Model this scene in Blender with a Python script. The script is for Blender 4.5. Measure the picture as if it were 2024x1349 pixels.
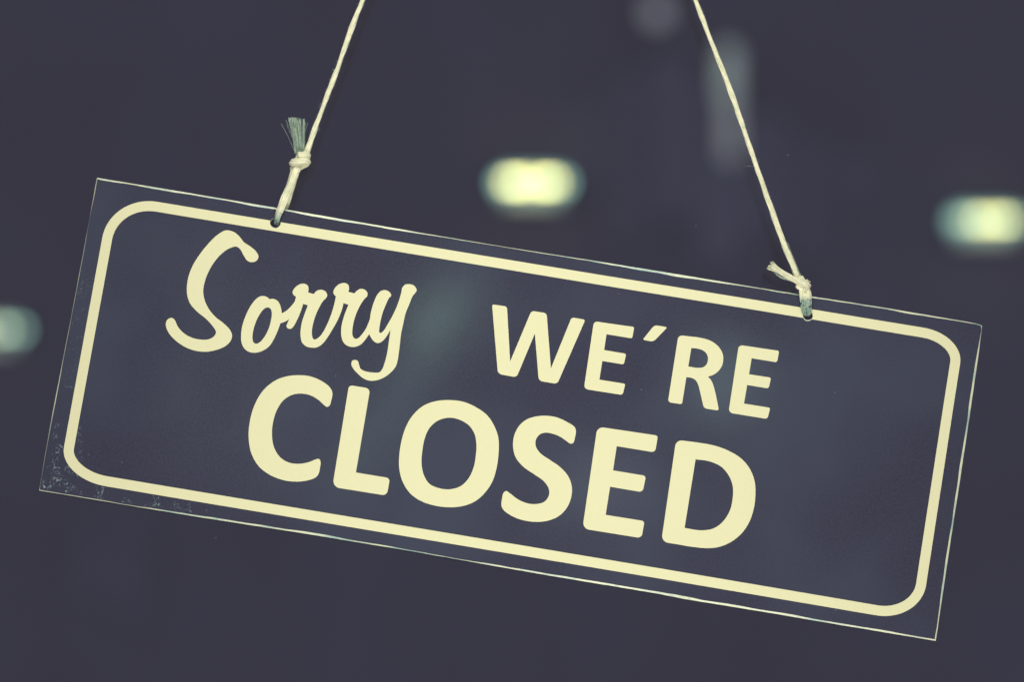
import bpy, bmesh, math, random
from mathutils import Vector, Matrix, noise
from mathutils.geometry import tessellate_polygon

# ------------------------------------------------------------------ camera, light, exposure
scene = bpy.context.scene
for o in list(bpy.data.objects):
    bpy.data.objects.remove(o)
COL = scene.collection
Z0 = 1.5                                   # height of the sign's middle above the floor (m)

cam_data = bpy.data.cameras.new('camera')
cam = bpy.data.objects.new('camera', cam_data)
COL.objects.link(cam)
cam.location = (-0.01051, -0.94342, Z0 - 0.07573)
cam.rotation_euler = (math.radians(90 + 5.9355), 0, math.radians(-0.6137))
cam_data.lens = 100
cam_data.sensor_width = 36
cam_data.clip_start = 0.01
cam_data.clip_end = 100
cam_data.dof.use_dof = True
cam_data.dof.focus_distance = 0.9445
cam_data.dof.aperture_fstop = 5.6
scene.camera = cam

world = bpy.data.worlds.new('World')
scene.world = world
world.use_nodes = True
bg = world.node_tree.nodes['Background']
bg.inputs['Color'].default_value = (0.33, 0.30, 0.43, 1)
bg.inputs['Strength'].default_value = 0.84

scene.view_settings.view_transform = 'Standard'
scene.view_settings.look = 'None'
scene.view_settings.exposure = 0
scene.view_settings.gamma = 1
scene.render.engine = 'CYCLES'
scene.render.resolution_x = 1024
scene.render.resolution_y = 683

def area_lamp(name, loc, target, sx, sy, power, color, spin=0.0, spread=180):
    l = bpy.data.lights.new(name, 'AREA')
    l.shape = 'RECTANGLE'; l.size = sx; l.size_y = sy
    l.energy = power; l.color = color; l.spread = math.radians(spread)
    o = bpy.data.objects.new(name, l)
    COL.objects.link(o)
    o.location = Vector(loc) + Vector((0, 0, Z0))
    d = Vector(target) - Vector(loc)
    o.rotation_euler = (d.to_track_quat('-Z', 'Y').to_matrix().to_4x4() @ Matrix.Rotation(spin, 4, 'Z')).to_euler()
    return o

area_lamp('overhead_light', (0.01, -0.36, 0.36), (0, 0, 0), 0.22, 0.18, 0.70, (1.0, 0.985, 0.95), spread=115)
area_lamp('low_light', (0.02, -0.37, -0.39), (0, 0, 0), 0.22, 0.18, 0.72, (1.0, 0.985, 0.95), spread=115)
# unseen lamps added behind the viewer to lay soft sheens on the laminated sign
area_lamp('sheen_light', (-0.074, -1.60, 0.158), (0, 0, 0.03), 0.018, 0.22, 0.026, (0.55, 1.0, 0.84), math.radians(-33))
area_lamp('sheen_light', (-0.056, -1.60, 0.208), (0, 0, 0.03), 0.03, 0.05, 0.016, (0.55, 1.0, 0.72), math.radians(-33))
area_lamp('sheen_light', (0.207, -1.60, 0.154), (0.05, 0, 0.02), 0.045, 0.07, 0.022, (0.60, 0.97, 0.88), math.radians(-20))
area_lamp('sheen_light', (-0.225, -1.60, 0.15), (-0.05, 0, 0.02), 0.12, 0.20, 0.026, (0.70, 0.92, 1.0), math.radians(-15))
area_lamp('sheen_light', (0.10, -1.60, 0.06), (0.03, 0, 0), 0.08, 0.06, 0.018, (0.70, 0.92, 1.0), math.radians(-10))

# ------------------------------------------------------------------ helpers
def tag(o, label=None, cat=None, group=None, kind=None):
    if label: o['label'] = label
    if cat: o['category'] = cat
    if group: o['group'] = group
    if kind: o['kind'] = kind
    return o

def empty(name, loc, rot=(0, 0, 0)):
    o = bpy.data.objects.new(name, None)
    o.empty_display_size = 0.02
    COL.objects.link(o)
    o.location = loc; o.rotation_euler = rot
    return o

def mesh_obj(name, verts, faces, mat, parent=None, smooth=False, mats=None, midx=None):
    me = bpy.data.meshes.new(name)
    me.from_pydata([tuple(v) for v in verts], [], faces)
    for m in (mats or [mat]):
        me.materials.append(m)
    if midx:
        me.polygons.foreach_set('material_index', midx)
    if smooth:
        me.polygons.foreach_set('use_smooth', [True] * len(me.polygons))
    me.update()
    o = bpy.data.objects.new(name, me)
    COL.objects.link(o)
    if parent: o.parent = parent
    return o

def new_mat(name):
    m = bpy.data.materials.new(name)
    m.use_nodes = True
    nt = m.node_tree
    return m, nt, nt.nodes['Principled BSDF']

def N(nt, t, **kw):
    n = nt.nodes.new(t)
    for k, v in kw.items():
        if k in n.inputs: n.inputs[k].default_value = v
        else: setattr(n, k, v)
    return n

def ramp(nt, fac, p0, p1, c0=(0, 0, 0, 1), c1=(1, 1, 1, 1)):
    r = nt.nodes.new('ShaderNodeValToRGB')
    r.color_ramp.elements[0].position = p0; r.color_ramp.elements[0].color = c0
    r.color_ramp.elements[1].position = p1; r.color_ramp.elements[1].color = c1
    nt.links.new(fac, r.inputs['Fac'])
    return r

def mixc(nt, fac, a, b):
    m = nt.nodes.new('ShaderNodeMix'); m.data_type = 'RGBA'
    for s, v in ((6, a), (7, b)):
        if hasattr(v, 'is_linked') or hasattr(v, 'links'): nt.links.new(v, m.inputs[s])
        else: m.inputs[s].default_value = v
    if hasattr(fac, 'links'): nt.links.new(fac, m.inputs[0])
    else: m.inputs[0].default_value = fac
    return m.outputs[2]

def math_n(nt, op, a, b=None):
    m = nt.nodes.new('ShaderNodeMath'); m.operation = op
    for i, v in enumerate((a, b)):
        if v is None: continue
        if hasattr(v, 'links'): nt.links.new(v, m.inputs[i])
        else: m.inputs[i].default_value = v
    return m.outputs[0]

# ------------------------------------------------------------------ materials
def mat_panel():
    m, nt, b = new_mat('dark_laminate')
    tc = N(nt, 'ShaderNodeTexCoord')
    grain = N(nt, 'ShaderNodeTexNoise', Scale=1500.0, Detail=3.0, Roughness=0.7)
    mott = N(nt, 'ShaderNodeTexNoise', Scale=260.0, Detail=2.0)
    big = N(nt, 'ShaderNodeTexNoise', Scale=17.0, Detail=2.0)
    for n in (grain, mott, big): nt.links.new(tc.outputs['Object'], n.inputs['Vector'])
    base = mixc(nt, ramp(nt, grain.outputs['Fac'], 0.30, 0.72).outputs['Color'], (0.030, 0.031, 0.047, 1), (0.048, 0.051, 0.070, 1))
    base = mixc(nt, math_n(nt, 'MULTIPLY', ramp(nt, big.outputs['Fac'], 0.40, 0.66).outputs['Color'], 0.80), base, (0.050, 0.059, 0.078, 1))
    # scuffs in the margin round the lower left corner and up the left margin, plus sparse dust
    sep = N(nt, 'ShaderNodeSeparateXYZ'); nt.links.new(tc.outputs['Object'], sep.inputs[0])
    x, z = sep.outputs['X'], sep.outputs['Z']
    def box(lx, hx, lz, hz):
        a = math_n(nt, 'MULTIPLY', math_n(nt, 'GREATER_THAN', x, lx), math_n(nt, 'LESS_THAN', x, hx))
        c = math_n(nt, 'MULTIPLY', math_n(nt, 'GREATER_THAN', z, lz), math_n(nt, 'LESS_THAN', z, hz))
        return math_n(nt, 'MULTIPLY', a, c)
    sc = N(nt, 'ShaderNodeTexNoise', Scale=1100.0, Detail=3.0, Roughness=0.8)
    cl = N(nt, 'ShaderNodeTexNoise', Scale=210.0, Detail=1.0)
    for n in (sc, cl): nt.links.new(tc.outputs['Object'], n.inputs['Vector'])
    spots = math_n(nt, 'MULTIPLY', ramp(nt, sc.outputs['Fac'], 0.545, 0.66).outputs['Color'], ramp(nt, cl.outputs['Fac'], 0.47, 0.60).outputs['Color'])
    zone = math_n(nt, 'ADD', box(-0.150, -0.098, -0.0525, -0.0485), box(-0.149, -0.138, -0.053, -0.030))
    fine = math_n(nt, 'MULTIPLY', math_n(nt, 'MULTIPLY', ramp(nt, sc.outputs['Fac'], 0.52, 0.75).outputs['Color'], ramp(nt, cl.outputs['Fac'], 0.40, 0.62).outputs['Color']), box(-0.1495, -0.1445, -0.018, 0.022))
    sp = N(nt, 'ShaderNodeTexVoronoi', Scale=170.0)
    nt.links.new(tc.outputs['Object'], sp.inputs['Vector'])
    dot = math_n(nt, 'LESS_THAN', sp.outputs['Distance'], 0.035)
    rnd = N(nt, 'ShaderNodeSeparateColor'); nt.links.new(sp.outputs['Color'], rnd.inputs[0])
    dust = math_n(nt, 'MULTIPLY', dot, math_n(nt, 'GREATER_THAN', rnd.outputs[0], 0.72))
    f = math_n(nt, 'ADD', math_n(nt, 'MULTIPLY', math_n(nt, 'MULTIPLY', spots, zone), 0.9),
               math_n(nt, 'ADD', math_n(nt, 'MULTIPLY', fine, 0.30), math_n(nt, 'MULTIPLY', dust, 0.35)))
    base = mixc(nt, math_n(nt, 'MINIMUM', f, 1.0), base, (0.27, 0.37, 0.32, 1))
    nt.links.new(base, b.inputs['Base Color'])
    b.inputs['Roughness'].default_value = 0.09
    b.inputs['Specular IOR Level'].default_value = 0.5
    bp = N(nt, 'ShaderNodeBump', Strength=0.014, Distance=0.0002)
    nt.links.new(mott.outputs['Fac'], bp.inputs['Height'])
    nt.links.new(bp.outputs[0], b.inputs['Normal'])
    return m

def mat_letter():
    m, nt, b = new_mat('cream_print')
    tc = N(nt, 'ShaderNodeTexCoord')
    n1 = N(nt, 'ShaderNodeTexNoise', Scale=900.0, Detail=2.0)
    nt.links.new(tc.outputs['Object'], n1.inputs['Vector'])
    c = mixc(nt, n1.outputs['Fac'], (0.765, 0.757, 0.412, 1), (0.805, 0.797, 0.440, 1))
    nt.links.new(c, b.inputs['Base Color'])
    b.inputs['Roughness'].default_value = 0.45
    b.inputs['Specular IOR Level'].default_value = 0.2
    return m

def mat_rim():
    m, nt, b = new_mat('cut_plastic_edge')
    tc = N(nt, 'ShaderNodeTexCoord')
    n1 = N(nt, 'ShaderNodeTexNoise', Scale=90.0, Detail=4.0, Roughness=0.7)
    nt.links.new(tc.outputs['Object'], n1.inputs['Vector'])
    c = mixc(nt, ramp(nt, n1.outputs['Fac'], 0.36, 0.54).outputs['Color'], (0.36, 0.53, 0.39, 1), (0.72, 0.76, 0.46, 1))
    nt.links.new(c, b.inputs['Base Color'])
    b.inputs['Roughness'].default_value = 0.4
    return m

def mat_cord(name, c0, c1, worn=None):
    m, nt, b = new_mat(name)
    tc = N(nt, 'ShaderNodeTexCoord')
    n1 = N(nt, 'ShaderNodeTexNoise', Scale=420.0, Detail=4.0, Roughness=0.7)
    nt.links.new(tc.outputs['Object'], n1.inputs['Vector'])
    c = mixc(nt, ramp(nt, n1.outputs['Fac'], 0.35, 0.65).outputs['Color'], c0, c1)
    if worn:
        at = N(nt, 'ShaderNodeAttribute', attribute_name='worn')
        w = math_n(nt, 'MULTIPLY', at.outputs['Fac'], ramp(nt, n1.outputs['Fac'], 0.20, 0.50).outputs['Color'])
        c = mixc(nt, w, c, worn)
        n2 = N(nt, 'ShaderNodeTexNoise', Scale=900.0, Detail=2.0)
        nt.links.new(tc.outputs['Object'], n2.inputs['Vector'])
        ink = math_n(nt, 'MULTIPLY', ramp(nt, n2.outputs['Fac'], 0.60, 0.66).outputs['Color'], math_n(nt, 'MULTIPLY', at.outputs['Fac'], 0.85))
        c = mixc(nt, ink, c, (0.03, 0.05, 0.05, 1))
    nt.links.new(c, b.inputs['Base Color'])
    b.inputs['Roughness'].default_value = 0.75
    b.inputs['Specular IOR Level'].default_value = 0.2
    return m

def mat_plain(name, col, rough=0.6):
    m, nt, b = new_mat(name)
    tc = N(nt, 'ShaderNodeTexCoord')
    n1 = N(nt, 'ShaderNodeTexNoise', Scale=6.0, Detail=4.0)
    nt.links.new(tc.outputs['Object'], n1.inputs['Vector'])
    c = mixc(nt, n1.outputs['Fac'], tuple(v * 0.9 for v in col) + (1,), tuple(min(1, v * 1.1) for v in col) + (1,))
    nt.links.new(c, b.inputs['Base Color'])
    b.inputs['Roughness'].default_value = rough
    return m

def mat_glow(name, col, strength):
    m, nt, b = new_mat(name)
    b.inputs['Base Color'].default_value = (0.6, 0.6, 0.5, 1)
    b.inputs['Emission Color'].default_value = tuple(col) + (1,)
    b.inputs['Emission Strength'].default_value = strength
    return m

def mat_glass():
    m = bpy.data.materials.new('dusty_window_glass'); m.use_nodes = True
    nt = m.node_tree; nt.nodes.clear()
    out = N(nt, 'ShaderNodeOutputMaterial')
    tr = N(nt, 'ShaderNodeBsdfTransparent', Color=(0.96, 0.985, 0.97, 1))
    gl = N(nt, 'ShaderNodeBsdfGlossy', Roughness=0.0)
    fr = N(nt, 'ShaderNodeFresnel', IOR=1.5)
    mx = N(nt, 'ShaderNodeMixShader')
    nt.links.new(fr.outputs[0], mx.inputs[0]); nt.links.new(tr.outputs[0], mx.inputs[1]); nt.links.new(gl.outputs[0], mx.inputs[2])
    tc = N(nt, 'ShaderNodeTexCoord')
    sp = N(nt, 'ShaderNodeTexVoronoi', Scale=75.0)
    nt.links.new(tc.outputs['Object'], sp.inputs['Vector'])
    rnd = N(nt, 'ShaderNodeSeparateColor'); nt.links.new(sp.outputs['Color'], rnd.inputs[0])
    size = math_n(nt, 'MULTIPLY', rnd.outputs[1], 0.028)
    dot = math_n(nt, 'LESS_THAN', sp.outputs['Distance'], size)
    dust = math_n(nt, 'MULTIPLY', dot, math_n(nt, 'GREATER_THAN', rnd.outputs[0], 0.55))
    sm = N(nt, 'ShaderNodeTexNoise', Scale=30.0, Detail=5.0, Roughness=0.75)
    nt.links.new(tc.outputs['Object'], sm.inputs['Vector'])
    smear = math_n(nt, 'MULTIPLY', ramp(nt, sm.outputs['Fac'], 0.66, 0.80).outputs['Color'], 0.012)
    df = N(nt, 'ShaderNodeBsdfDiffuse', Color=(0.16, 0.17, 0.19, 1))
    m2 = N(nt, 'ShaderNodeMixShader')
    nt.links.new(math_n(nt, 'MAXIMUM', math_n(nt, 'MULTIPLY', dust, 0.42), smear), m2.inputs[0])
    nt.links.new(mx.outputs[0], m2.inputs[1]); nt.links.new(df.outputs[0], m2.inputs[2])
    nt.links.new(m2.outputs[0], out.inputs['Surface'])
    return m

M_PANEL, M_LETTER, M_RIM = mat_panel(), mat_letter(), mat_rim()
M_CORD = mat_cord('cotton_cord', (0.70, 0.73, 0.44, 1), (0.92, 0.90, 0.58, 1), (0.27, 0.40, 0.30, 1))
M_FRAY = mat_cord('loose_cotton_fibre', (0.28, 0.40, 0.29, 1), (0.52, 0.63, 0.45, 1))
M_GLASS = mat_glass()
def mat_wall():
    m, nt, b = new_mat('mottled_violet_wall')
    tc = N(nt, 'ShaderNodeTexCoord')
    mp = N(nt, 'ShaderNodeMapping'); mp.inputs['Scale'].default_value = (2.6, 1.0, 1.3)
    nt.links.new(tc.outputs['Object'], mp.inputs['Vector'])
    n1 = N(nt, 'ShaderNodeTexNoise', Scale=1.0, Detail=3.0, Roughness=0.6)
    nt.links.new(mp.outputs[0], n1.inputs['Vector'])
    c = mixc(nt, ramp(nt, n1.outputs['Fac'], 0.36, 0.68).outputs['Color'], (0.080, 0.077, 0.091, 1), (0.097, 0.099, 0.118, 1))
    nt.links.new(c, b.inputs['Base Color'])
    b.inputs['Roughness'].default_value = 0.9
    return m
M_WALL = mat_wall()
M_PLANK = [mat_plain('slate_plank', c, 0.9) for c in ((0.100, 0.103, 0.122), (0.114, 0.124, 0.146), (0.126, 0.142, 0.162))]
M_METAL = mat_plain('dark_lamp_metal', (0.05, 0.05, 0.06), 0.5)
M_RUBBER = mat_plain('clear_grey_vinyl', (0.30, 0.33, 0.33), 0.25)

# ------------------------------------------------------------------ background
wall = mesh_obj('wall', [(-9, 0, 0), (9, 0, 0), (9, 0, 6), (-9, 0, 6), (-9, .2, 0), (9, .2, 0), (9, .2, 6), (-9, .2, 6)],
                [(0, 1, 2, 3), (5, 4, 7, 6), (0, 4, 5, 1), (3, 2, 6, 7), (1, 5, 6, 2), (0, 3, 7, 4)], M_WALL)
wall.location = (0, 5.10, 0)
tag(wall, 'dark violet wall of the unlit room behind the sign', 'wall', kind='structure')

def bevel_box(name, sx, sy, sz, bev, mat, parent=None, loc=(0, 0, 0)):
    bm = bmesh.new()
    bmesh.ops.create_cube(bm, size=1.0)
    bmesh.ops.scale(bm, vec=(sx, sy, sz), verts=bm.verts)
    bmesh.ops.bevel(bm, geom=bm.edges, offset=bev, segments=2, affect='EDGES')
    me = bpy.data.meshes.new(name); bm.to_mesh(me); bm.free()
    me.materials.append(mat)
    o = bpy.data.objects.new(name, me); COL.objects.link(o)
    o.location = loc
    if parent: o.parent = parent
    return o

def capsule(name, length, rad, mat, parent, loc, axis='X'):
    verts, faces = [], []
    segs, half = 14, length / 2 - rad
    prof = []
    for i in range(7):
        a = -math.pi / 2 + i * math.pi / 12
        prof.append((-half + rad * math.sin(a), max(rad * math.cos(a), 1e-5)))
    for i in range(7):
        a = i * math.pi / 12
        prof.append((half + rad * math.sin(a), max(rad * math.cos(a), 1e-5)))
    for t, r in prof:
        for k in range(segs):
            a = 2 * math.pi * k / segs
            v = (t, r * math.cos(a), r * math.sin(a))
            verts.append(v if axis == 'X' else (v[1], v[2], v[0]))
    for i in range(len(prof) - 1):
        for k in range(segs):
            k2 = (k + 1) % segs
            faces.append((i * segs + k, i * segs + k2, (i + 1) * segs + k2, (i + 1) * segs + k))
    o = mesh_obj(name, verts, faces, mat, parent, smooth=True)
    o.location = loc
    return o

GLOW = {}
def glow_mat(kind, level):
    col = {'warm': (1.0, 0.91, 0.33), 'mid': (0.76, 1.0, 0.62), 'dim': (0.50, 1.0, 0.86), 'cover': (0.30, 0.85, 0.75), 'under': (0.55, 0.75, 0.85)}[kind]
    if (kind, level) not in GLOW: GLOW[kind, level] = mat_glow(kind + '_glow', col, level)
    return GLOW[kind, level]

def wall_lamp(x, z, bulbs, label, cover=0.34, under=0.16):
    """bulkhead lamp: back plate, cover glowing as a teal fringe behind a row of small bulbs, ledge with their light put in as glow"""
    t = empty('wall_lamp', (x, 5.10, Z0 + z))
    tag(t, label, 'lamp', 'lit lamps on the far wall')
    bevel_box('back_plate', 0.180, 0.02, 0.050, 0.006, M_METAL, t, (0, -0.012, 0))
    capsule('fringe_cover', 0.150, 0.0235, glow_mat('cover', cover), t, (0, -0.026, 0.0))  # glows by itself to lay a teal fringe round the bulbs
    for off, kind, level in bulbs:
        capsule('bulb', 0.0185, 0.0082, glow_mat(kind, level), t, (off, -0.056, -0.002))
    bevel_box('ledge', 0.120, 0.008, 0.018, 0.002, glow_mat('under', under), t, (0.0, -0.028, -0.034))  # emission stands for bulb light falling on the ledge
    return t

wall_lamp(0.0960, 0.889, [(-0.062, 'dim', 2.2), (-0.044, 'warm', 9.0), (-0.024, 'warm', 9.0), (0.000, 'warm', 3.0), (0.022, 'warm', 9.0), (0.042, 'warm', 9.0), (0.066, 'dim', 2.2)],
          'bright cream wall lamp above the middle of the sign', 0.52, 0.08)
wall_lamp(1.0650, 0.809, [(-0.060, 'dim', 1.7), (-0.038, 'mid', 2.8), (-0.014, 'warm', 5.6), (0.008, 'warm', 4.4), (0.032, 'warm', 7.0), (0.056, 'mid', 3.4)],
          'softly glowing wall lamp above the right end of the sign', 0.45, 0.07)
wall_lamp(-1.0600, 0.572, [(-0.045, 'warm', 6.0), (-0.008, 'warm', 3.2), (0.039, 'mid', 3.4), (0.071, 'dim', 2.2)],
          'pale green wall lamp beside the left end of the sign', 0.10, 0.05)

t = empty('glow_streak', (0.518, 5.10, Z0 + 1.052))  # added glow standing for a pale upright blur; no lamp known there
tag(t, 'dim grey green upright streak with an added glow behind the taut right run of twine', 'lamp')
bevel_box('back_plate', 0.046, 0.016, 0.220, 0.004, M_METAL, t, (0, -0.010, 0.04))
capsule('streak_part', 0.130, 0.022, mat_glow('dim_streak_glow', (0.58, 0.95, 0.86), 0.135), t, (0, -0.034, 0.075), 'Z')
capsule('streak_part', 0.130, 0.020, mat_glow('dimmer_streak_glow', (0.60, 0.82, 0.92), 0.075), t, (0.003, -0.036, -0.050), 'Z')

t = empty('glow_spot', (0.366, 5.10, Z0 + 1.262))  # added glow standing for a dim round highlight
tag(t, 'faint blue grey round spot with an added glow beside the dim grey green streak', 'lamp')
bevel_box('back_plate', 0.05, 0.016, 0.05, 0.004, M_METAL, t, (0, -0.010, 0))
capsule('lens', 0.056, 0.026, mat_glow('faint_spot_glow', (0.62, 0.75, 0.95), 0.125), t, (0, -0.030, 0), 'Z')

def plank_panel(x, z, planks, label):
    t = empty('board_panel', (x, 5.10, Z0 + z))
    tag(t, label, 'board panel', 'dull board panels on the far wall')
    for k, (px, w, z0, z1, col) in enumerate(planks):
        m = M_PLANK[col]
        bevel_box('plank', w - 0.003, 0.012, z1 - z0, 0.002, m, t, (px, -0.0045 - 0.0012 * (k % 2), (z0 + z1) / 2))
plank_panel(0.47, 0.98, [(-0.27, .10, -.10, .10, 0), (-0.17, .10, -.22, .16, 0), (-0.07, .10, -.16, .19, 1), (0.03, .10, -.26, .13, 2), (0.13, .10, -.20, .06, 1), (0.23, .10, -.26, .02, 0), (0.33, .10, -.14, -.01, 0)],
            'dull slate blue board panel on the far wall around the grey green streak')
plank_panel(-0.77, 0.10, [(-0.06, .08, -.10, .06, 0), (0.02, .08, -.14, .12, 0)],
            'dull board panel on the far wall below the left end of the sign')

# ------------------------------------------------------------------ window pane
pane = mesh_obj('window_pane', [(-.7, 0, -.75), (.7, 0, -.75), (.7, 0, .65), (-.7, 0, .65), (-.7, .005, -.75), (.7, .005, -.75), (.7, .005, .65), (-.7, .005, .65)],
                [(0, 1, 2, 3), (5, 4, 7, 6), (0, 4, 5, 1), (3, 2, 6, 7), (1, 5, 6, 2), (0, 3, 7, 4)], M_GLASS)
pane.location = (0, 0.0075, Z0)
tag(pane, 'clear dust-specked window pane close behind the hanging sign', 'window pane')

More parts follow.
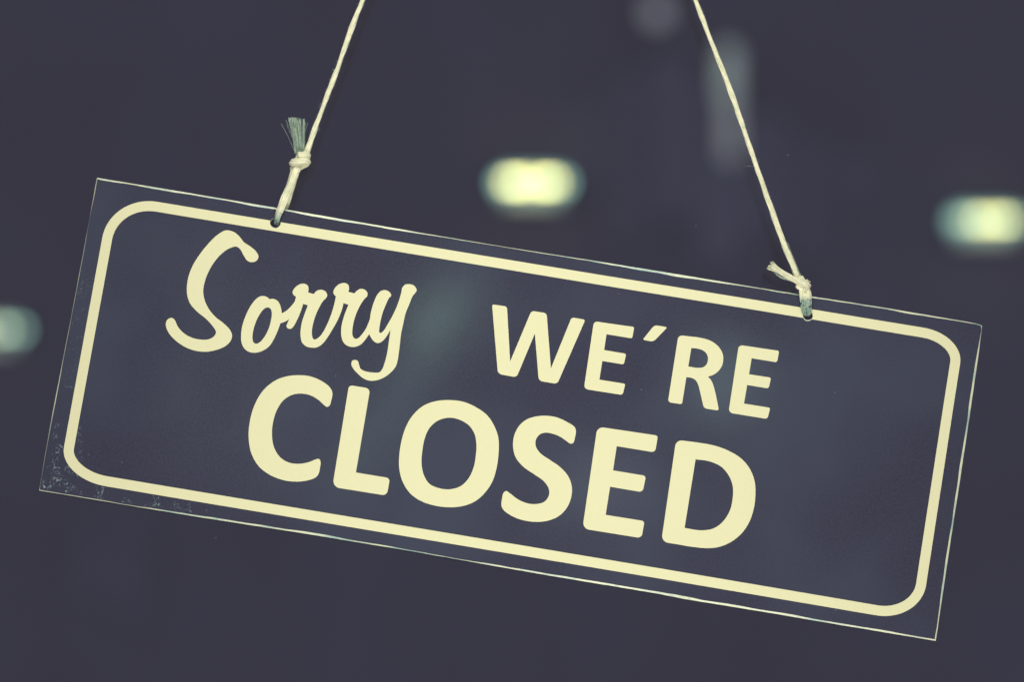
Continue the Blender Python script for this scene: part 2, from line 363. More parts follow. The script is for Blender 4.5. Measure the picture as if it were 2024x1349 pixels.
# ------------------------------------------------------------------ the sign
# outlines in millimetres from the sign's middle (x right, y up); a third number marks a corner and its rounding
OUTLINE = {
    'script_S': [[(-104.54,42.76),(-102.22,42.78),(-100.21,41.89),(-97.81,39.8),(-95.81,38.91),(-93.55,37.62),(-92.27,35.97),(-92.62,34.43),(-94.14,33.61),(-95.67,33.91),(-97.24,35.51),(-98.88,37.46),(-100.25,37.94),(-102.46,36.86),(-104.64,34.63),(-106.49,31.53),(-107.73,28.17),(-108.41,24.71),(-108.37,21.38),(-107.25,18.23),(-105.31,15.59),(-102.72,13.44),(-99.86,11.88),(-97.55,10.24),(-96.31,8.41),(-96.49,6.35),(-97.81,4.46),(-100.44,2.73),(-103.9,1.48),(-107.53,1.24),(-111.34,2.01),(-114.97,3.8),(-117.6,6.13),(-118.66,8.17),(-118.45,9.87),(-117.15,10.79),(-116.06,10.27),(-114.67,8.28),(-112.11,6.31),(-108.99,5.28),(-105.67,5.25),(-103.57,5.82),(-102.13,7.06),(-101.76,8.49),(-103.28,10.38),(-105.84,12.36),(-109.11,14.21),(-111.92,16.52),(-113.4,19.24),(-114.02,22.28),(-113.98,26),(-113.05,30.06),(-111.22,34.27),(-108.97,38.18),(-106.88,40.95)]],
    'script_orry': [[(-88.31,23.07),(-86.98,22.87),(-86.16,22.36,0),(-84.86,22.68),(-83.33,22.19),(-82.23,20.86),(-81.52,19.2),(-81.27,18.33,0),(-80.08,19.28),(-78.77,20.95),(-77.67,22.92,0),(-77.54,24.56,0),(-78.55,25.2),(-78.94,25.94),(-78.59,27.3),(-77.25,28.82),(-75.74,29.4),(-74.46,29.06),(-73.91,28.08),(-73.83,26.7,0),(-71.86,26.49,0),(-71.24,27.56),(-69.92,28.3),(-68.27,28.06),(-67.37,26.92),(-67.58,25.91),(-68.35,24.81),(-69.14,22.9),(-69.93,20.02),(-70.34,17.2),(-70.37,14.28),(-69.95,12.42),(-69.43,11.6),(-68.89,11.5),(-68.06,12.09),(-66.91,13.74),(-65.84,16.82),(-65.11,20.02),(-64.61,23.66),(-64.44,26.92,0),(-65.1,27.4),(-65.56,28.19),(-65.31,29.53),(-64.14,31.12),(-62.5,31.85),(-61.15,31.53),(-60.62,30.48),(-60.57,29.1,0),(-58.53,28.99,0),(-57.84,30.04),(-56.69,30.82),(-55.22,30.68),(-54.25,29.77),(-54.23,28.71),(-55,27.54),(-55.92,25.44),(-56.81,22.22),(-57.17,19.09),(-57.06,16.2),(-56.64,14.72),(-55.71,14),(-54.8,14.32),(-53.77,15.78),(-52.72,18.06),(-51.98,21.25,0),(-52.05,23.51),(-51.76,26.47),(-51.12,29.33),(-50.27,30.93),(-49.11,31.67),(-47.66,31.63),(-46.56,30.84),(-46.37,30.13),(-46.93,29.29),(-47.54,27.18),(-48.15,24.16),(-48.39,20.89),(-48.33,18.31),(-48.1,17.38),(-47.61,17.3),(-46.81,18.25),(-45.68,21.02),(-44.4,24.79),(-43.58,28.49),(-43.18,31.8),(-43.14,33.42),(-42.38,34.62),(-40.85,35.07),(-39.35,34.81),(-38.25,33.44),(-38.62,32.4),(-39.24,31.33),(-39.88,28.47),(-40.59,25.11),(-40.78,21.52),(-40.91,17.95),(-40.64,13.15),(-40.56,8.97),(-40.86,6.99),(-42.23,4.66),(-44.14,2.73),(-46.18,1.52),(-48.33,0.97),(-50.63,1.32),(-52.77,2.57),(-54.63,4.03),(-55.5,5.33),(-55.44,6.47),(-54.5,7.01),(-53.57,6.79),(-53,5.75),(-52.3,4.48),(-50.75,3.84),(-48.18,3.82),(-45.85,4.28),(-45.1,5.47),(-44.67,7.64),(-44.42,10.9),(-44.5,15.08),(-44.61,18.94,0),(-45.32,17.04),(-46.54,14.8),(-47.97,13.82),(-49.31,14.11),(-50.64,15.34),(-51.36,16.35,0),(-52.25,14.42),(-53.52,12.44),(-55.55,11.22),(-57.8,11.23),(-59.42,12.25),(-60.37,14.03),(-60.82,16.21),(-60.88,18.79),(-60.46,21.93),(-59.84,24.85,0),(-61.56,25.14,0),(-61.74,22.85),(-62.45,19.49),(-63.72,15.73),(-64.84,12.95),(-66.05,10.65),(-67.7,9.09),(-69.23,8.67),(-71.17,8.73),(-72.78,9.68),(-73.59,11.16),(-74.09,13.66),(-74.14,16.56),(-73.7,19.54),(-73.18,22.44,0),(-74.79,22.66,0),(-75.19,19.78),(-75.84,17.08),(-76.58,14.86),(-77.35,13.76),(-78.3,13.66),(-78.95,14.3),(-78.8,15.61),(-78.47,16.87,0),(-79.49,15.92),(-81.15,14.9,0),(-81.51,12.74),(-82.26,9.7),(-83.5,6.75),(-85.57,4.79),(-87.81,3.84),(-90.06,3.88),(-91.87,5.03),(-92.94,6.94),(-93.39,9.12),(-93.48,12.34),(-92.94,15.66),(-91.94,19.06),(-90.48,21.73),(-89.37,22.73)],[(-86.24,19.54),(-85.22,19.22),(-84.59,18.03),(-84.4,15.48),(-84.68,12.53),(-85.49,9.81),(-86.72,7.67),(-87.86,6.89),(-88.81,7.15),(-89.43,8.5),(-89.62,11.05),(-89.28,14.01),(-88.47,16.73),(-87.39,18.79)]],
    'W': [[(-12.67,32.95,0.69),(-7.63,33.04,0.77),(-3.56,15.01,0),(0.64,32.99,1.04),(5.8,33.02,0.96),(10.21,14.99,0),(14.23,33.03,0.88),(18.87,33,0.69),(13.14,10.2,1.1),(6.9,10.21,1.15),(3.03,25.64,0),(-0.58,10.13,1.15),(-6.89,10.25,1.32)]],
    'E1': [[(21.78,32.98,1.24),(35.35,33.29,0.49),(35.31,29.39,0.55),(26.61,29.36,0),(26.71,23.99,0),(34.13,23.97,0.55),(33.97,20.3,0.69),(26.7,20.28,0),(26.74,13.94,0),(35.47,14,0.55),(35.2,10.16,0.82),(22.14,10.03,1.37)]],
    'apos': [[(41.89,35.05,0.98),(46.32,35.09,0.72),(42.45,29.45,0.98),(38.82,29.54,0.57)]],
    'R': [[(50.33,33.04,1.38),(56.4,33.38,0),(59.33,33.29),(61.9,32.72),(64.32,31.28),(65.78,29.47),(66.35,27.66),(66.29,25.31),(65.31,23.24),(63.93,21.84),(62.24,20.91,0),(63.52,19.86),(64.71,17.87),(66.13,14.45),(67.66,10.3,0.8),(62.55,10.26,1),(60.89,14.45),(59.3,17.99),(58.25,19.13),(56.86,19.62),(55.17,19.58,0),(55.2,10.34,0.72),(50.43,10.3,1)],[(55.27,29.49,0),(57.88,29.61),(60.03,28.94),(61.21,27.38),(61.31,25.5),(60.52,24.04),(58.88,23.33),(55.24,23.19,0)]],
    'E2': [[(70.73,33.15,1.29),(84.31,33.41,0.57),(84.23,29.46,0.72),(75.64,29.43,0),(75.62,23.98,0),(83.04,24.08,0.57),(82.81,20.35,0.72),(75.56,20.34,0),(75.51,14.01,0),(84.35,14.07,0.57),(84.02,10.22,0.86),(70.88,10.17,1.43)]],
    'C': [[(-72.19,-1.15),(-68.34,-0.89),(-64.28,-1.81),(-61.35,-3.35),(-60.11,-5.02),(-60,-7.49),(-60.3,-9.42),(-61.08,-10.02),(-62.15,-9.56),(-64.23,-8.2),(-67.25,-7.11),(-70.45,-7.08),(-73.45,-8.15),(-75.87,-10.51),(-77.35,-14.13),(-77.83,-18.47),(-77.35,-22.64),(-76.16,-25.98),(-73.9,-28.78),(-70.99,-30.24),(-67.44,-30.32),(-64.09,-29.26),(-61.85,-27.93),(-60.8,-27.51),(-60.07,-28.23),(-59.86,-30.67),(-60.11,-32.84),(-61.14,-34.07),(-63.73,-35.38),(-66.77,-36.18),(-70.97,-36.42),(-75.73,-35.45),(-80.02,-33.17),(-83.18,-29.28),(-84.95,-24.27),(-85.45,-19.39),(-84.99,-13.99),(-83.12,-8.53),(-79.77,-4.41),(-76.24,-2.29)]],
    'L': [[(-55.1,-1.62,1.22),(-47.94,-1.59,1.57),(-47.87,-29.94,0),(-36.42,-29.93,1.22),(-36.47,-35.83,1.57),(-54.73,-35.96,2.38)]],
    'O': [[(-21.53,-1.09),(-16.61,-0.85),(-12.02,-2),(-8,-4.08),(-5.08,-7.27),(-3.21,-10.81),(-2.38,-15.08),(-2.13,-20.53),(-2.78,-25.4),(-4.49,-29.35),(-7.21,-32.73),(-10.52,-34.82),(-14.69,-36.1),(-19.74,-36.47),(-24.61,-35.82),(-28.97,-33.81),(-32.13,-30.32),(-33.93,-26.23),(-34.66,-21.95),(-34.74,-17.2),(-34.11,-12.32),(-32.46,-8),(-29.59,-4.39),(-25.92,-2.23)],[(-20.19,-6.82),(-16.68,-7.01),(-13.52,-8.32),(-11.29,-10.7),(-10.11,-13.8),(-9.62,-17.76),(-9.72,-22.17),(-10.9,-26.03),(-13,-28.76),(-16.57,-30.38),(-20.39,-30.47),(-23.29,-29.57),(-25.56,-27.02),(-26.87,-23.58),(-27.36,-19.63),(-27.26,-14.84),(-26.23,-11.18),(-23.79,-8.31)]],
    'S2': [[(11.27,-0.88),(14.94,-0.86),(18.78,-1.91),(21.17,-3.05),(21.8,-4.23),(21.86,-6.61),(21.59,-8.3),(20.82,-8.73),(19.45,-8.19),(17.06,-7.05),(14.4,-6.46),(11.84,-6.52),(10,-7.57),(9.14,-9.66),(9.57,-11.61),(11.35,-13.51),(14.73,-15.14),(18.71,-17.04),(21.67,-19.47),(23.38,-22.48),(23.86,-26.06),(23.02,-29.86),(20.97,-32.94),(17.68,-35.13),(13.84,-36.22),(9.12,-36.39),(5.32,-35.56),(2.54,-34.2),(1.55,-32.9),(1.31,-30.57),(1.52,-28.52),(2.27,-27.78),(3.56,-28.29),(6.57,-29.87),(9.99,-30.65),(12.87,-30.39),(15.4,-29.12),(16.47,-26.75),(16.01,-24.63),(14.13,-22.57),(10.54,-20.79),(6.57,-18.89),(3.57,-16.28),(2.08,-12.86),(1.84,-9.23),(2.91,-5.74),(5.05,-3.18),(8.1,-1.64)]],
    'E3': [[(28.61,-1.64,2.17),(48.97,-1.27,0.9),(48.91,-6.98,1.27),(36.01,-7.01,0),(36.1,-15.17,0),(47.19,-15.15,1.01),(46.92,-20.72,1.27),(36.01,-20.68,0),(36.06,-30.14,0),(49.12,-30.04,1.01),(49,-35.79,1.38),(29.22,-35.92,2.24)]],
    'D': [[(55.12,-1.64,2.1),(62.11,-1.35,0),(67.62,-1.42),(72.9,-2.37),(77.61,-4.33),(81.03,-7.43),(83.07,-11.11),(83.89,-14.64),(84.19,-19.35),(83.5,-24.21),(81.62,-28.54),(78.37,-32.19),(74.71,-34.44),(70.86,-35.49),(65.81,-35.86),(61.42,-35.86,0),(55.66,-35.88,2.24)],[(62.54,-7,0),(67.03,-6.91),(71.23,-7.97),(74.18,-10.41),(76.1,-13.75),(76.72,-17.67),(76.4,-22.11),(74.65,-26.06),(71.97,-28.7),(68.5,-29.9),(65.62,-30.13),(62.54,-30.09,0)]],
    'border': [[(-144.74,48.45,15.99),(-62.06,48.54,0),(23.7,48.74,0),(75.09,49,0),(116.2,49.05,0),(144.62,49.14,15.99),(144.5,28.82,0),(144.41,-22.39,0),(144.36,-48.2,16.33),(114.13,-48.1,0),(56.47,-47.99,0),(-11.41,-48.03,0),(-96.33,-48.13,0),(-144.62,-48.11,15.99),(-144.67,-26.55,0),(-144.71,18.06,0)]],
}

MM = 0.001

def fillet(p, a, c, r):
    p, a, c = Vector(p), Vector(a), Vector(c)
    da, dc = (a - p), (c - p)
    ra = min(r, da.length * 0.49); rc = min(r, dc.length * 0.49)
    A, C = p + da.normalized() * ra, p + dc.normalized() * rc
    n = max(4, min(20, int(r * 5)))
    k = 0.5523
    B1, B2 = A + (p - A) * k, C + (p - C) * k
    out = []
    for i in range(n + 1):
        t = i / n
        out.append(A * (1 - t) ** 3 + B1 * 3 * t * (1 - t) ** 2 + B2 * 3 * t * t * (1 - t) + C * t ** 3)
    return out

def catmull(p0, p1, p2, p3, n=6):
    out = []
    def tj(ti, a, b): return ti + max((b - a).length, 1e-6) ** 0.5
    t0 = 0; t1 = tj(t0, p0, p1); t2 = tj(t1, p1, p2); t3 = tj(t2, p2, p3)
    for i in range(n):
        t = t1 + (t2 - t1) * i / n
        a1 = p0 * ((t1 - t) / (t1 - t0)) + p1 * ((t - t0) / (t1 - t0))
        a2 = p1 * ((t2 - t) / (t2 - t1)) + p2 * ((t - t1) / (t2 - t1))
        a3 = p2 * ((t3 - t) / (t3 - t2)) + p3 * ((t - t2) / (t3 - t2))
        b1 = a1 * ((t2 - t) / (t2 - t0)) + a2 * ((t - t0) / (t2 - t0))
        b2 = a2 * ((t3 - t) / (t3 - t1)) + a3 * ((t - t1) / (t3 - t1))
        out.append(b1 * ((t2 - t) / (t2 - t1)) + b2 * ((t - t1) / (t2 - t1)))
    return out

def outline(lp):
    n = len(lp)
    P = [Vector(p[:2]) for p in lp]
    corner = [len(p) == 3 for p in lp]
    out = []
    for i in range(n):
        j = (i + 1) % n; h = (i - 1) % n; k = (i + 2) % n
        if corner[i]:
            r = lp[i][2]
            if r > 0.05:
                out += fillet(P[i], P[h], P[j], r)
            else:
                out.append(P[i])
            if corner[j]: continue
        if corner[i] and corner[j]: continue
        p0 = P[h] if not corner[i] else P[i] * 2 - P[j]
        p3 = P[k] if not corner[j] else P[j] * 2 - P[i]
        seg = catmull(p0, P[i], P[j], p3)
        if corner[i]:
            seg = seg[1:] if lp[i][2] <= 0.05 else seg[2:]
        out += seg
    res = []
    for p in out:
        if not res or (p - res[-1]).length > 0.02: res.append(p)
    if (res[0] - res[-1]).length < 0.02: res.pop()
    return res

def plate(name, loops, y_front, y_back, mat, parent, side_mat=None):
    """flat piece cut along loops (mm); the front faces the viewer (-Y)"""
    flat = [p for l in loops for p in l]
    tris = tessellate_polygon([[Vector((p[0], p[1], 0)) for p in l] for l in loops])
    n = len(flat)
    verts = [(p[0] * MM, y_front * MM, p[1] * MM) for p in flat] + [(p[0] * MM, y_back * MM, p[1] * MM) for p in flat]
    faces, midx = [], []
    for a, b, c in tris:
        pa, pb, pc = flat[a], flat[b], flat[c]
        cr = (pb[0] - pa[0]) * (pc[1] - pa[1]) - (pb[1] - pa[1]) * (pc[0] - pa[0])
        if cr < 0: b, c = c, b
        faces.append((a, b, c)); midx.append(0)
        faces.append((a + n, c + n, b + n)); midx.append(0)
    s = 0
    for l in loops:
        m = len(l)
        area = sum(l[i][0] * l[(i + 1) % m][1] - l[(i + 1) % m][0] * l[i][1] for i in range(m))
        outer = (l is loops[0])
        flip = (area > 0) != outer
        for i in range(m):
            a, b = s + i, s + (i + 1) % m
            f = (a, a + n, b + n, b)
            faces.append(f[::-1] if flip else f); midx.append(1 if side_mat else 0)
        s += m
    return mesh_obj(name, verts, faces, mat, parent, mats=[mat, side_mat] if side_mat else None, midx=midx if side_mat else None)

sign = empty('hanging_sign', (0, 0, Z0), (0, math.radians(9.4758), 0))
tag(sign, 'dark slate closed sign with cream lettering hanging askew from a cord', 'sign')

HOLES = [(-88.64, 47.94, 1.78), (91.99, 46.67, 1.66)]
def circle(cx, cy, r, n=36):
    return [Vector((cx + r * (1 + 0.03 * math.sin(3 * a + cx)) * math.cos(a), cy + r * (1 + 0.03 * math.cos(5 * a)) * math.sin(a))) for a in [2 * math.pi * i / n for i in range(n)]]

# rim: the cut edge of the plastic, seen as an uneven pale line
TOP = [(-150.17, 53.16, .55), (-121.3, 53.23, .62), (-87.76, 53.09, .70), (-62.82, 52.97, .80), (-50, 52.92, .66), (-38.75, 52.8, .36), (-11.28, 52.8, .20), (5, 52.95, .30), (22.98, 53.15, .52), (49.38, 53.27, .90), (74.42, 53.26, .42), (91.55, 53.33, .50), (115.51, 53.59, .58), (130.08, 53.56, .62), (147.74, 53.45, .34), (150.0, 53.1, .1)]
RIGHT = [(150.0, 53.1, .1), (150.2, 45, .55), (150.32, 29.8, .80), (150.35, 4.13, .78), (150.27, -21.41, .72), (150.32, -53.2, .55)]
BOTTOM = [(150.32, -53.2, .50), (114.93, -53.2, .66), (91.19, -53.12, .66), (66.5, -53.25, .78), (57, -52.95, .66), (22, -53.0, .60), (-2, -52.8, .40), (-11, -52.7, .22), (-28, -52.55, .34), (-62, -52.65, .70), (-96, -53.05, .56), (-122, -53.1, .20), (-129, -53.05, .26), (-150.2, -53.1, .2)]
LEFT = [(-150.2, -53.1, .12), (-150.35, -45, .18), (-150.5, -27, .36), (-150.2, 5, .2), (-150.15, 18, .3), (-150.15, 40, .16), (-150.17, 53.16, .3)]
def side(pts, inward):
    o, i_ = [], []
    for a, b in zip(pts[:-1], pts[1:]):
        L = math.hypot(b[0] - a[0], b[1] - a[1]); m = max(1, int(L / 1.5))
        for k in range(m):
            t = k / m
            x, y, w = (a[q] + (b[q] - a[q]) * t for q in range(3))
            j = 0.05 * noise.noise(Vector((x * 0.25, y * 0.25, 3.1))) + 0.03 * noise.noise(Vector((x * 0.9, y * 0.9, 7.7)))
            ww = max(0.10, w * 0.88 + 0.4 * w * noise.noise(Vector((x * 0.12, y * 0.12, 1.3))))
            ox, oy = x - inward[0] * j, y - inward[1] * j
            o.append((ox, oy)); i_.append((ox + inward[0] * ww, oy + inward[1] * ww))
    # keep the first inner point on the diagonal of its corner
    return o, i_
sides = [side(TOP, (0, -1)), side(RIGHT, (-1, 0)), side(BOTTOM, (0, 1)), side(LEFT, (1, 0))]
OUT, INN = [], []
diag = [(.25, -.45), (-.45, -.25), (-.45, .45), (.2, .25)]
for (o, i_), dg in zip(sides, diag):
    i_[0] = (o[0][0] + dg[0], o[0][1] + dg[1])
    OUT += o; INN += i_
n = len(OUT)
verts = []
for (ox, oy), (ix, iy) in zip(OUT, INN):
    verts += [(ix * MM, -0.71 * MM, iy * MM), (ox * MM, -0.50 * MM, oy * MM), (ox * MM, 0.70 * MM, oy * MM), (ix * MM, 0.70 * MM, iy * MM)]
faces = []
for i in range(n):
    a, b = 4 * i, 4 * ((i + 1) % n)
    for k in range(4):
        k2 = (k + 1) % 4
        faces.append((a + k, b + k, b + k2, a + k2)[::-1])
rim = mesh_obj('edge_rim', verts, faces, M_RIM, sign)
rim['label'] = 'pale uneven cut edge of the plastic'
loops = [[Vector(p) for p in INN]] + [circle(*h) for h in HOLES]
plate('panel', loops, -0.75, 0.75, M_PANEL, sign, M_RIM)

# border line with the two cord holes cut through it
def border_piece():
    outer = outline(OUTLINE['border'][0])
    m = len(outer); inner = []
    for i in range(m):
        d = (outer[(i + 1) % m] - outer[i - 1]).normalized()
        inner.append(outer[i] + Vector((d.y, -d.x)) * 3.34)      # clockwise outline: inside lies to the right
    o = plate('border_line', [outer, inner], -0.84, -0.70, M_LETTER, sign)
    for hx, hy, hr in HOLES:
        c = circle(hx, hy, hr)
        cut = plate('cutter', [c], -3, 3, M_LETTER, None)
        md = o.modifiers.new('hole', 'BOOLEAN'); md.operation = 'DIFFERENCE'; md.solver = 'EXACT'; md.object = cut
        cut['tmp'] = 1
    # cutters must share the sign's space while the cut is made
    o.parent = None
    bpy.context.view_layer.update()
    me = bpy.data.meshes.new_from_object(o.evaluated_get(bpy.context.evaluated_depsgraph_get()))
    o.modifiers.clear(); old = o.data; o.data = me; me.name = 'border_line'
    bpy.data.meshes.remove(old)
    for c in [q for q in bpy.data.objects if q.get('tmp')]:
        bpy.data.objects.remove(c)
    o.parent = sign
    o['label'] = 'cream rounded border line'
border_piece()

LABEL = {'script_S': 'cream script capital S', 'script_orry': 'cream joined script letters orry', 'W': 'cream capital W', 'E1': 'cream capital E after the W',
         'apos': 'cream slanted apostrophe', 'R': 'cream capital R', 'E2': 'cream capital E after the R', 'C': 'cream capital C', 'L': 'cream capital L',
         'O': 'cream capital O', 'S2': 'cream block capital S', 'E3': 'cream capital E before the D', 'D': 'cream capital D'}
for key, lab in LABEL.items():
    o = plate('letter' if key != 'apos' else 'apostrophe', [outline(l) for l in OUTLINE[key]], -0.84, -0.70, M_LETTER, sign)
    o['label'] = lab

# ------------------------------------------------------------------ the cord (millimetres from the sign's middle, x right, y away, z up)
rng = random.Random(7)
def spline3(pts, step):
    P = [Vector(p) for p in pts]
    P = [P[0] * 2 - P[1]] + P + [P[-1] * 2 - P[-2]]
    out = []
    for i in range(1, len(P) - 2):
        m = max(2, int((P[i + 1] - P[i]).length / step))
        out += catmull(P[i - 1], P[i], P[i + 1], P[i + 2], m)
    out.append(P[-2])
    return out

class Cloud:
    def __init__(self): self.v, self.f, self.w, self.worn = [], [], [], None
    def tube(self, pts, rad, sides=5):
        n = len(pts); base = len(self.v)
        up = Vector((0.13, -0.9, 0.21)).normalized()
        for i, p in enumerate(pts):
            d = (pts[min(i + 1, n - 1)] - pts[max(i - 1, 0)]).normalized()
            a = d.cross(up)
            if a.length < 1e-4: a = d.cross(Vector((1, 0, 0)))
            a.normalize(); b = d.cross(a).normalized(); up = b.cross(d) if False else up
            r = rad(i / (n - 1)) if callable(rad) else rad
            for k in range(sides):
                t = 2 * math.pi * k / sides
                self.v.append((p + a * (r * math.cos(t)) + b * (r * math.sin(t))) * MM)
                self.w.append(self.worn(p) if self.worn else 0.0)
        for i in range(n - 1):
            for k in range(sides):
                k2 = (k + 1) % sides
                self.f.append((base + i * sides + k, base + (i + 1) * sides + k, base + (i + 1) * sides + k2, base + i * sides + k2))
        self.f.append(tuple(base + k for k in range(sides)))
        self.f.append(tuple(base + (n - 1) * sides + k for k in reversed(range(sides))))
    def bundle(self, path, rad, count, fil, twist, step=0.7, flat=1.0, wander=0.25):
        """a cord: many filaments laid round the path; rad(t) is the cord's radius"""
        pts = spline3(path, step); n = len(pts)
        frames = []
        ref = Vector((0, -1, 0))
        for i in range(n):
            d = (pts[min(i + 1, n - 1)] - pts[max(i - 1, 0)]).normalized()
            ref = (ref - d * ref.dot(d))
            if ref.length < 1e-3: ref = d.orthogonal()
            ref.normalize()
            frames.append((ref.copy(), d.cross(ref)))
        dist = [0.0]
        for i in range(1, n): dist.append(dist[-1] + (pts[i] - pts[i - 1]).length)
        R = rad if callable(rad) else (lambda t: rad)
        for c in range(count):
            rr = math.sqrt((c + 0.5) / count); ph = c * 2.39996 + rng.uniform(-.3, .3)
            sd = rng.uniform(0, 99)
            fr = fil * rng.uniform(0.75, 1.2)
            q = []
            for i in range(n):
                t = i / (n - 1); r0 = R(t)
                a = ph + twist * dist[i] + wander * noise.noise(Vector((sd, dist[i] * 0.22, 0)))
                r1 = max(0, r0 - fr * r0) * min(1.0, rr + 0.16 * noise.noise(Vector((sd, dist[i] * 0.3, 5))))
                u, w = frames[i]
                q.append(pts[i] + u * (r1 * math.cos(a) * flat) + w * (r1 * math.sin(a)))
            self.tube(q, lambda t, fr=fr: fr * R(t), 5)
        return pts
    def make(self, name, mat, parent):
        o = mesh_obj(name, self.v, self.f, mat, parent, smooth=True)
        o.data.attributes.new('worn', 'FLOAT', 'POINT').data.foreach_set('value', self.w)
        return o

cord = empty('knotted_twine', (0, 0, Z0))
tag(cord, 'cream cotton cord knotted through both holes of the sign', 'cord')

def noisy(base, amp, sd, f=9):
    return lambda t: (base(t) if callable(base) else base) * (1 + amp * noise.noise(Vector((t * f, sd, 0.5))))

APEX = (6.2, -4.2, 284.5)
LK = Vector((-71.4, -2.3, 82.5))           # left knot
RK = Vector((96.6, -2.6, 41.2))            # right knot

# long run: from the left knot up over the hook and down to the right knot
c = Cloud()
c.bundle([(-70.2, -2.3, 83.0), (-69.0, -2.2, 86.2), (-66.9, -2.2, 92.4), (-63.1, -2.2, 103.1), (-58.9, -2.2, 114.6), (-54.8, -2.2, 126.9), (-50.7, -2.3, 137.7), (-45.8, -2.5, 149.8), (-20, -3.5, 216), (2.2, -4.2, 276.0)],
         noisy(lambda t: 0.88 + 0.38 * max(0, 1 - t * 14), 0.20, 2.0, 34), 26, 0.30, 0.16, 1.0)
c.make('cord_run', M_CORD, cord)
c = Cloud()
c.bundle([(96.0, -2.4, 41.2), (94.6, -2.3, 44.2), (93.1, -2.2, 48.5), (90.9, -2.2, 53.7), (85.6, -2.2, 69.0), (78.7, -2.2, 89.6), (72.4, -2.2, 108.5), (66.5, -2.2, 124.1), (61.4, -2.3, 137.9), (57.3, -2.5, 149.2), (34, -3.4, 210), (10.4, -4.2, 275.5)],
         noisy(lambda t: 0.94 + 0.34 * max(0, 1 - t * 12), 0.22, 11.0, 30), 26, 0.30, -0.13, 1.0)
c.make('cord_run', M_CORD, cord)
c = Cloud()
c.bundle([(2.0, -4.2, 275.5), (2.6, -4.2, 280.0), (4.2, -4.3, 283.0), (6.4, -4.4, 284.2), (8.6, -4.3, 282.9), (10.0, -4.2, 279.8), (10.6, -4.2, 275.0)], 0.95, 22, 0.30, 0.15, 0.7)
c.make('cord_bend', M_CORD, cord)

# left knot: an overhand knot drawn tight
def coil(centre, rx, ry, h, turns, start, tilt, rad, cloud, count=20, fil=0.30):
    pts = []
    m = int(turns * 16)
    for i in range(m + 1):
        t = i / m; a = start + turns * 2 * math.pi * t
        x = rx * math.cos(a); y = -ry * math.sin(a)
        pts.append(centre + Vector((x, y, -h / 2 + h * t + tilt * x)))
    cloud.bundle(pts, rad, count, fil, 0.22, 0.45)
c = Cloud()
coil(LK + Vector((0.05, 0, 0.0)), 2.20, 1.6, 3.6, 1.80, math.radians(175), 0.36, lambda t: 1.34 + 0.28 * math.sin(t * math.pi), c, 26, 0.25)
c.bundle([LK + Vector((-1.4, 0.2, -3.2)), LK + Vector((-.3, 0.2, 0)), LK + Vector((0.4, 0.3, 3.0))], 1.7, 26, 0.30, 0.2)
c.make('knot', M_CORD, cord)
# left loop: thick strand in front of the panel into the hole, thinner return behind it
c = Cloud()
c.worn = lambda p: min(1, max(0, (66.2 - p.z) / 3.0))
c.bundle([(-72.4, -2.6, 81.0), (-73.2, -2.5, 78.6), (-74.6, -2.5, 74.4), (-76.1, -2.5, 70.8), (-77.4, -2.5, 67.2), (-78.4, -2.3, 64.5),
          (-78.95, -1.5, 62.9), (-79.1, -0.2, 62.35), (-79.0, 1.2, 62.5), (-78.5, 2.3, 63.6), (-77.4, 2.5, 66.0)],
         noisy(lambda t: 1.50 - 0.14 * t - 0.30 * min(1, max(0, (t - .55) * 5)), 0.08, 4.0, 8), 34, 0.24, 0.07, 0.6)
c.make('loop_strand', M_CORD, cord)
c = Cloud()
c.bundle([(-77.6, 2.5, 65.6), (-75.9, 2.4, 68.6), (-74.6, 1.9, 73.0), (-73.2, 0.9, 77.4), (-72.0, -1.0, 80.6)], 0.95, 20, 0.30, 0.1, 0.8)
c.make('return_strand', M_CORD, cord)

# left frayed end: a fan of loose fibres
c = Cloud()
for i in range(135):
    g = rng.random()
    s = rng.gauss(0.30, 0.13) if g < 0.55 else rng.uniform(0.0, 1.0)
    s = min(1.02, max(-0.05, s))
    b0 = Vector((-73.0 + 3.6 * s * 0.95 + rng.uniform(-.2, .2), -2.6 + rng.uniform(-.9, .9), 85.0))
    tip = Vector((-75.5 + 6.2 * s + rng.uniform(-.25, .25), -2.6 + rng.uniform(-1.5, 1.5), 97.2 + rng.uniform(-1.0, .35) - 0.5 * s))
    mid = b0.lerp(tip, 0.45) + Vector((rng.uniform(-.25, .25) + (0.5 - s) * 0.5, rng.uniform(-.3, .3), 0))
    c.tube(spline3([b0, mid, tip], 1.6), rng.uniform(0.05, 0.085), 4)
for tip in ((-77.7, -3.0, 95.2), (-76.2, -2.2, 96.6), (-68.9, -2.6, 95.6), (-75.9, -3.2, 94.8)):
    b0 = Vector((-72.6 + rng.uniform(-.5, .5), -2.6, 85.4)); tip = Vector(tip)
    c.tube(spline3([b0, b0.lerp(tip, .5) + Vector((.35, 0, -.2)), tip], 1.4), 0.05, 4)
o = c.make('frayed_end', M_FRAY, cord)
o['label'] = 'grey green fan of loose fibres above the left knot'

# right knot
c = Cloud()
coil(RK + Vector((0.1, 0, -0.1)), 1.50, 1.40, 2.3, 1.6, math.radians(140), -0.25, lambda t: 1.12 + 0.22 * math.sin(t * math.pi), c)
c.bundle([RK + Vector((-1.2, 0, 2.2)), RK + Vector((0, -.4, 0)), RK + Vector((0.7, 0, -2.4))], 1.45, 24, 0.30, 0.2)
c.make('knot', M_CORD, cord)
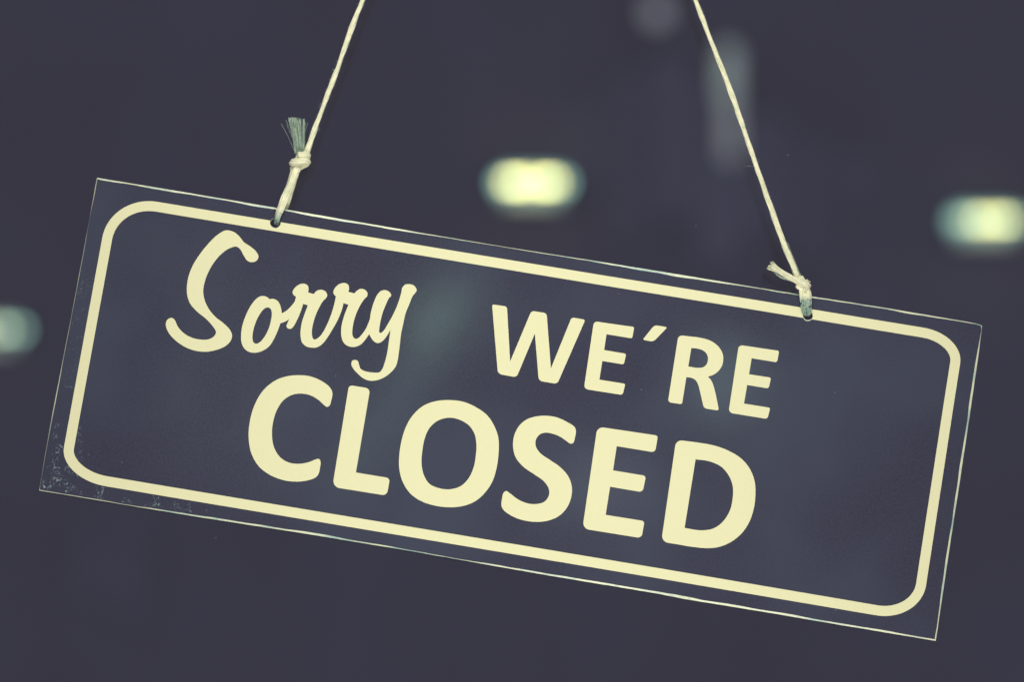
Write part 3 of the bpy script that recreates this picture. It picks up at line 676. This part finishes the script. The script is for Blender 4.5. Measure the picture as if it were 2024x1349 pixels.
# right tail: short cut end with a ragged tip
c = Cloud()
c.bundle([RK + Vector((0, -.6, .3)), (94.4, -3.4, 42.4), (92.1, -3.4, 43.6), (88.8, -3.3, 45.6), (86.3, -3.2, 47.3)], lambda t: 1.16 - 0.06 * t, 24, 0.27, 0.08, 0.6)
for i in range(46):
    s = rng.uniform(-1, 1)
    b0 = Vector((88.6 + rng.uniform(-.6, 2.2), -3.3 + rng.uniform(-.7, .7), 45.6)) + Vector((0.48, 0, 0.8)) * (s * 0.8)
    b0.z -= (b0.x - 88.6) * 0.55
    tip = Vector((86.0, -3.3, 47.4)) + Vector((0.55, 0, 0.8)) * (s * 1.5) + Vector((rng.uniform(-.9, .5), rng.uniform(-.6, .6), rng.uniform(-.2, .5)))
    c.tube(spline3([b0, b0.lerp(tip, .5) + Vector((0, 0, rng.uniform(-.15, .15))), tip], 1.0), rng.uniform(.05, .10), 4)
c.make('tail', M_CORD, cord)
c = Cloud()
for i in range(22):                       # darker loose fibres under the tail and beside the run
    s = rng.random()
    if i < 10:
        b0 = Vector((93.0, -2.9, 42.4 + rng.uniform(-.4, .3))); tip = Vector((85.2 + 1.5 * s, -2.6, 46.5 + rng.uniform(-.6, .6)))
        mid = Vector((89.0, -2.8, 43.9 + rng.uniform(-.5, .5)))
    else:
        b0 = Vector((96.6 + rng.uniform(-.3, .4), -1.8, 43.0)); tip = Vector((91.7 + rng.uniform(-.3, .4), -1.8, 53.5 + rng.uniform(-2.5, 2)))
        mid = Vector((94.7 + rng.uniform(-.4, .35), -1.7, 47.0))
    c.tube(spline3([b0, mid, tip], 1.2), rng.uniform(.03, .055), 4)
o = c.make('loose_fibre', M_FRAY, cord); o['kind'] = 'stuff'
# right loop: two strands side by side over the panel's edge and into the hole
c = Cloud()
c.worn = lambda p: min(1, max(0, (37.4 - p.z) / 2.2))
for dx in (-0.95, 0.95):
    c.bundle([(96.7 + dx * .5, -2.7, 40.6), (97.25 + dx, -2.75, 38.2), (97.45 + dx, -2.5, 36.4), (97.6 + dx * .95, -2.3, 34.9), (97.8 + dx * .85, -1.7, 32.7),
              (98.0 + dx * .6, -0.3, 31.7), (98.0 + dx * .6, 1.2, 31.7), (97.7 + dx * .6, 2.3, 33.2)], lambda t: 1.18 - 0.28 * min(1, max(0, (t - .35) * 3)), 26, 0.25, 0.06, 0.5)
c.make('loop_strand', M_CORD, cord)
c = Cloud()
c.bundle([(97.7, 2.35, 33.0), (97.4, 2.4, 35.6), (97.0, 1.9, 38.2), (96.6, 0.2, 40.4), (96.5, -1.6, 41.2)], 0.95, 20, 0.30, 0.1, 0.7)
c.make('return_strand', M_CORD, cord)
# fuzz: short hairs standing off the cord
c = Cloud()
runs = [[(-66.9, 92.4), (-63.1, 103.1), (-58.9, 114.6), (-54.8, 126.9), (-50.7, 137.7)], [(93.1, 48.5), (90.9, 53.7), (85.6, 69.0), (78.7, 89.6), (72.4, 108.5), (66.5, 124.1), (61.4, 137.9)]]
for i in range(120):
    run = runs[i % 2]; k = rng.randrange(len(run) - 1); t = rng.random()
    x = run[k][0] + (run[k + 1][0] - run[k][0]) * t; z = run[k][1] + (run[k + 1][1] - run[k][1]) * t
    s = rng.choice((-1, 1))
    b0 = Vector((x + s * 0.7, -2.6, z)); L = rng.uniform(.5, 1.1)
    tip = b0 + Vector((s * L * .8, rng.uniform(-.4, .2), rng.uniform(-.7, .7) * L))
    c.tube([b0, b0.lerp(tip, .5) + Vector((0, 0, rng.uniform(-.15, .15))), tip], 0.028, 3)
for a, b, d in (((70.2, -2.6, 116.4), (67.2, -2.4, 114.4), (65.6, -2.2, 111.4)), ((81.0, -2.6, 81.0), (79.2, -2.6, 81.2), (77.6, -2.6, 81.0))):
    c.tube(spline3([a, b, d], .8), 0.03, 3)
o = c.make('fuzz', M_FRAY, cord); o['kind'] = 'stuff'

for hx, hy, hr in HOLES:                  # torn pale lip at the lower side of each hole
    c = Cloud()
    a0 = 195 if hx < 0 else 200
    c.tube([Vector((hx + (hr + .04 * math.sin(a * 7)) * math.cos(math.radians(a)), -0.80, hy + (hr + .04 * math.sin(a * 7)) * math.sin(math.radians(a)))) for a in range(a0, 352, 8)],
           lambda t: 0.04 + 0.14 * math.sin(t * math.pi) ** 0.7, 6)
    c.make('hole_lip', M_RIM, sign)

# ------------------------------------------------------------------ suction hook on the pane that carries the cord
hook = empty('suction_hook', (0.0063, 0.0075, Z0 + 0.285))
tag(hook, 'clear suction cup hook on the pane carrying the cord', 'hook')
prof = [(0.0, -3.2), (4, -3.2), (5.0, -2.8), (8.0, -1.6), (13, -0.6), (16, -0.25), (16.4, -0.05), (0.0, -0.05)]
verts, faces, sg = [], [], 32
for r, y in prof:
    for k in range(sg):
        a = 2 * math.pi * k / sg
        verts.append((max(r, .01) * math.cos(a) * MM, y * MM, max(r, .01) * math.sin(a) * MM))
for i in range(len(prof) - 1):
    for k in range(sg):
        k2 = (k + 1) % sg
        faces.append((i * sg + k, i * sg + k2, (i + 1) * sg + k2, (i + 1) * sg + k))
mesh_obj('suction_cup', verts, faces, M_RUBBER, hook, smooth=True)
c = Cloud()
c.tube(spline3([(0, -2.6, -3.0), (0, -7.0, -3.0), (0, -11.6, -3.4), (0, -15.0, -2.4), (0, -16.4, 0.6), (0, -16.0, 3.0)], .6), 1.25, 10)
c.make('wire_hook', M_METAL, hook)
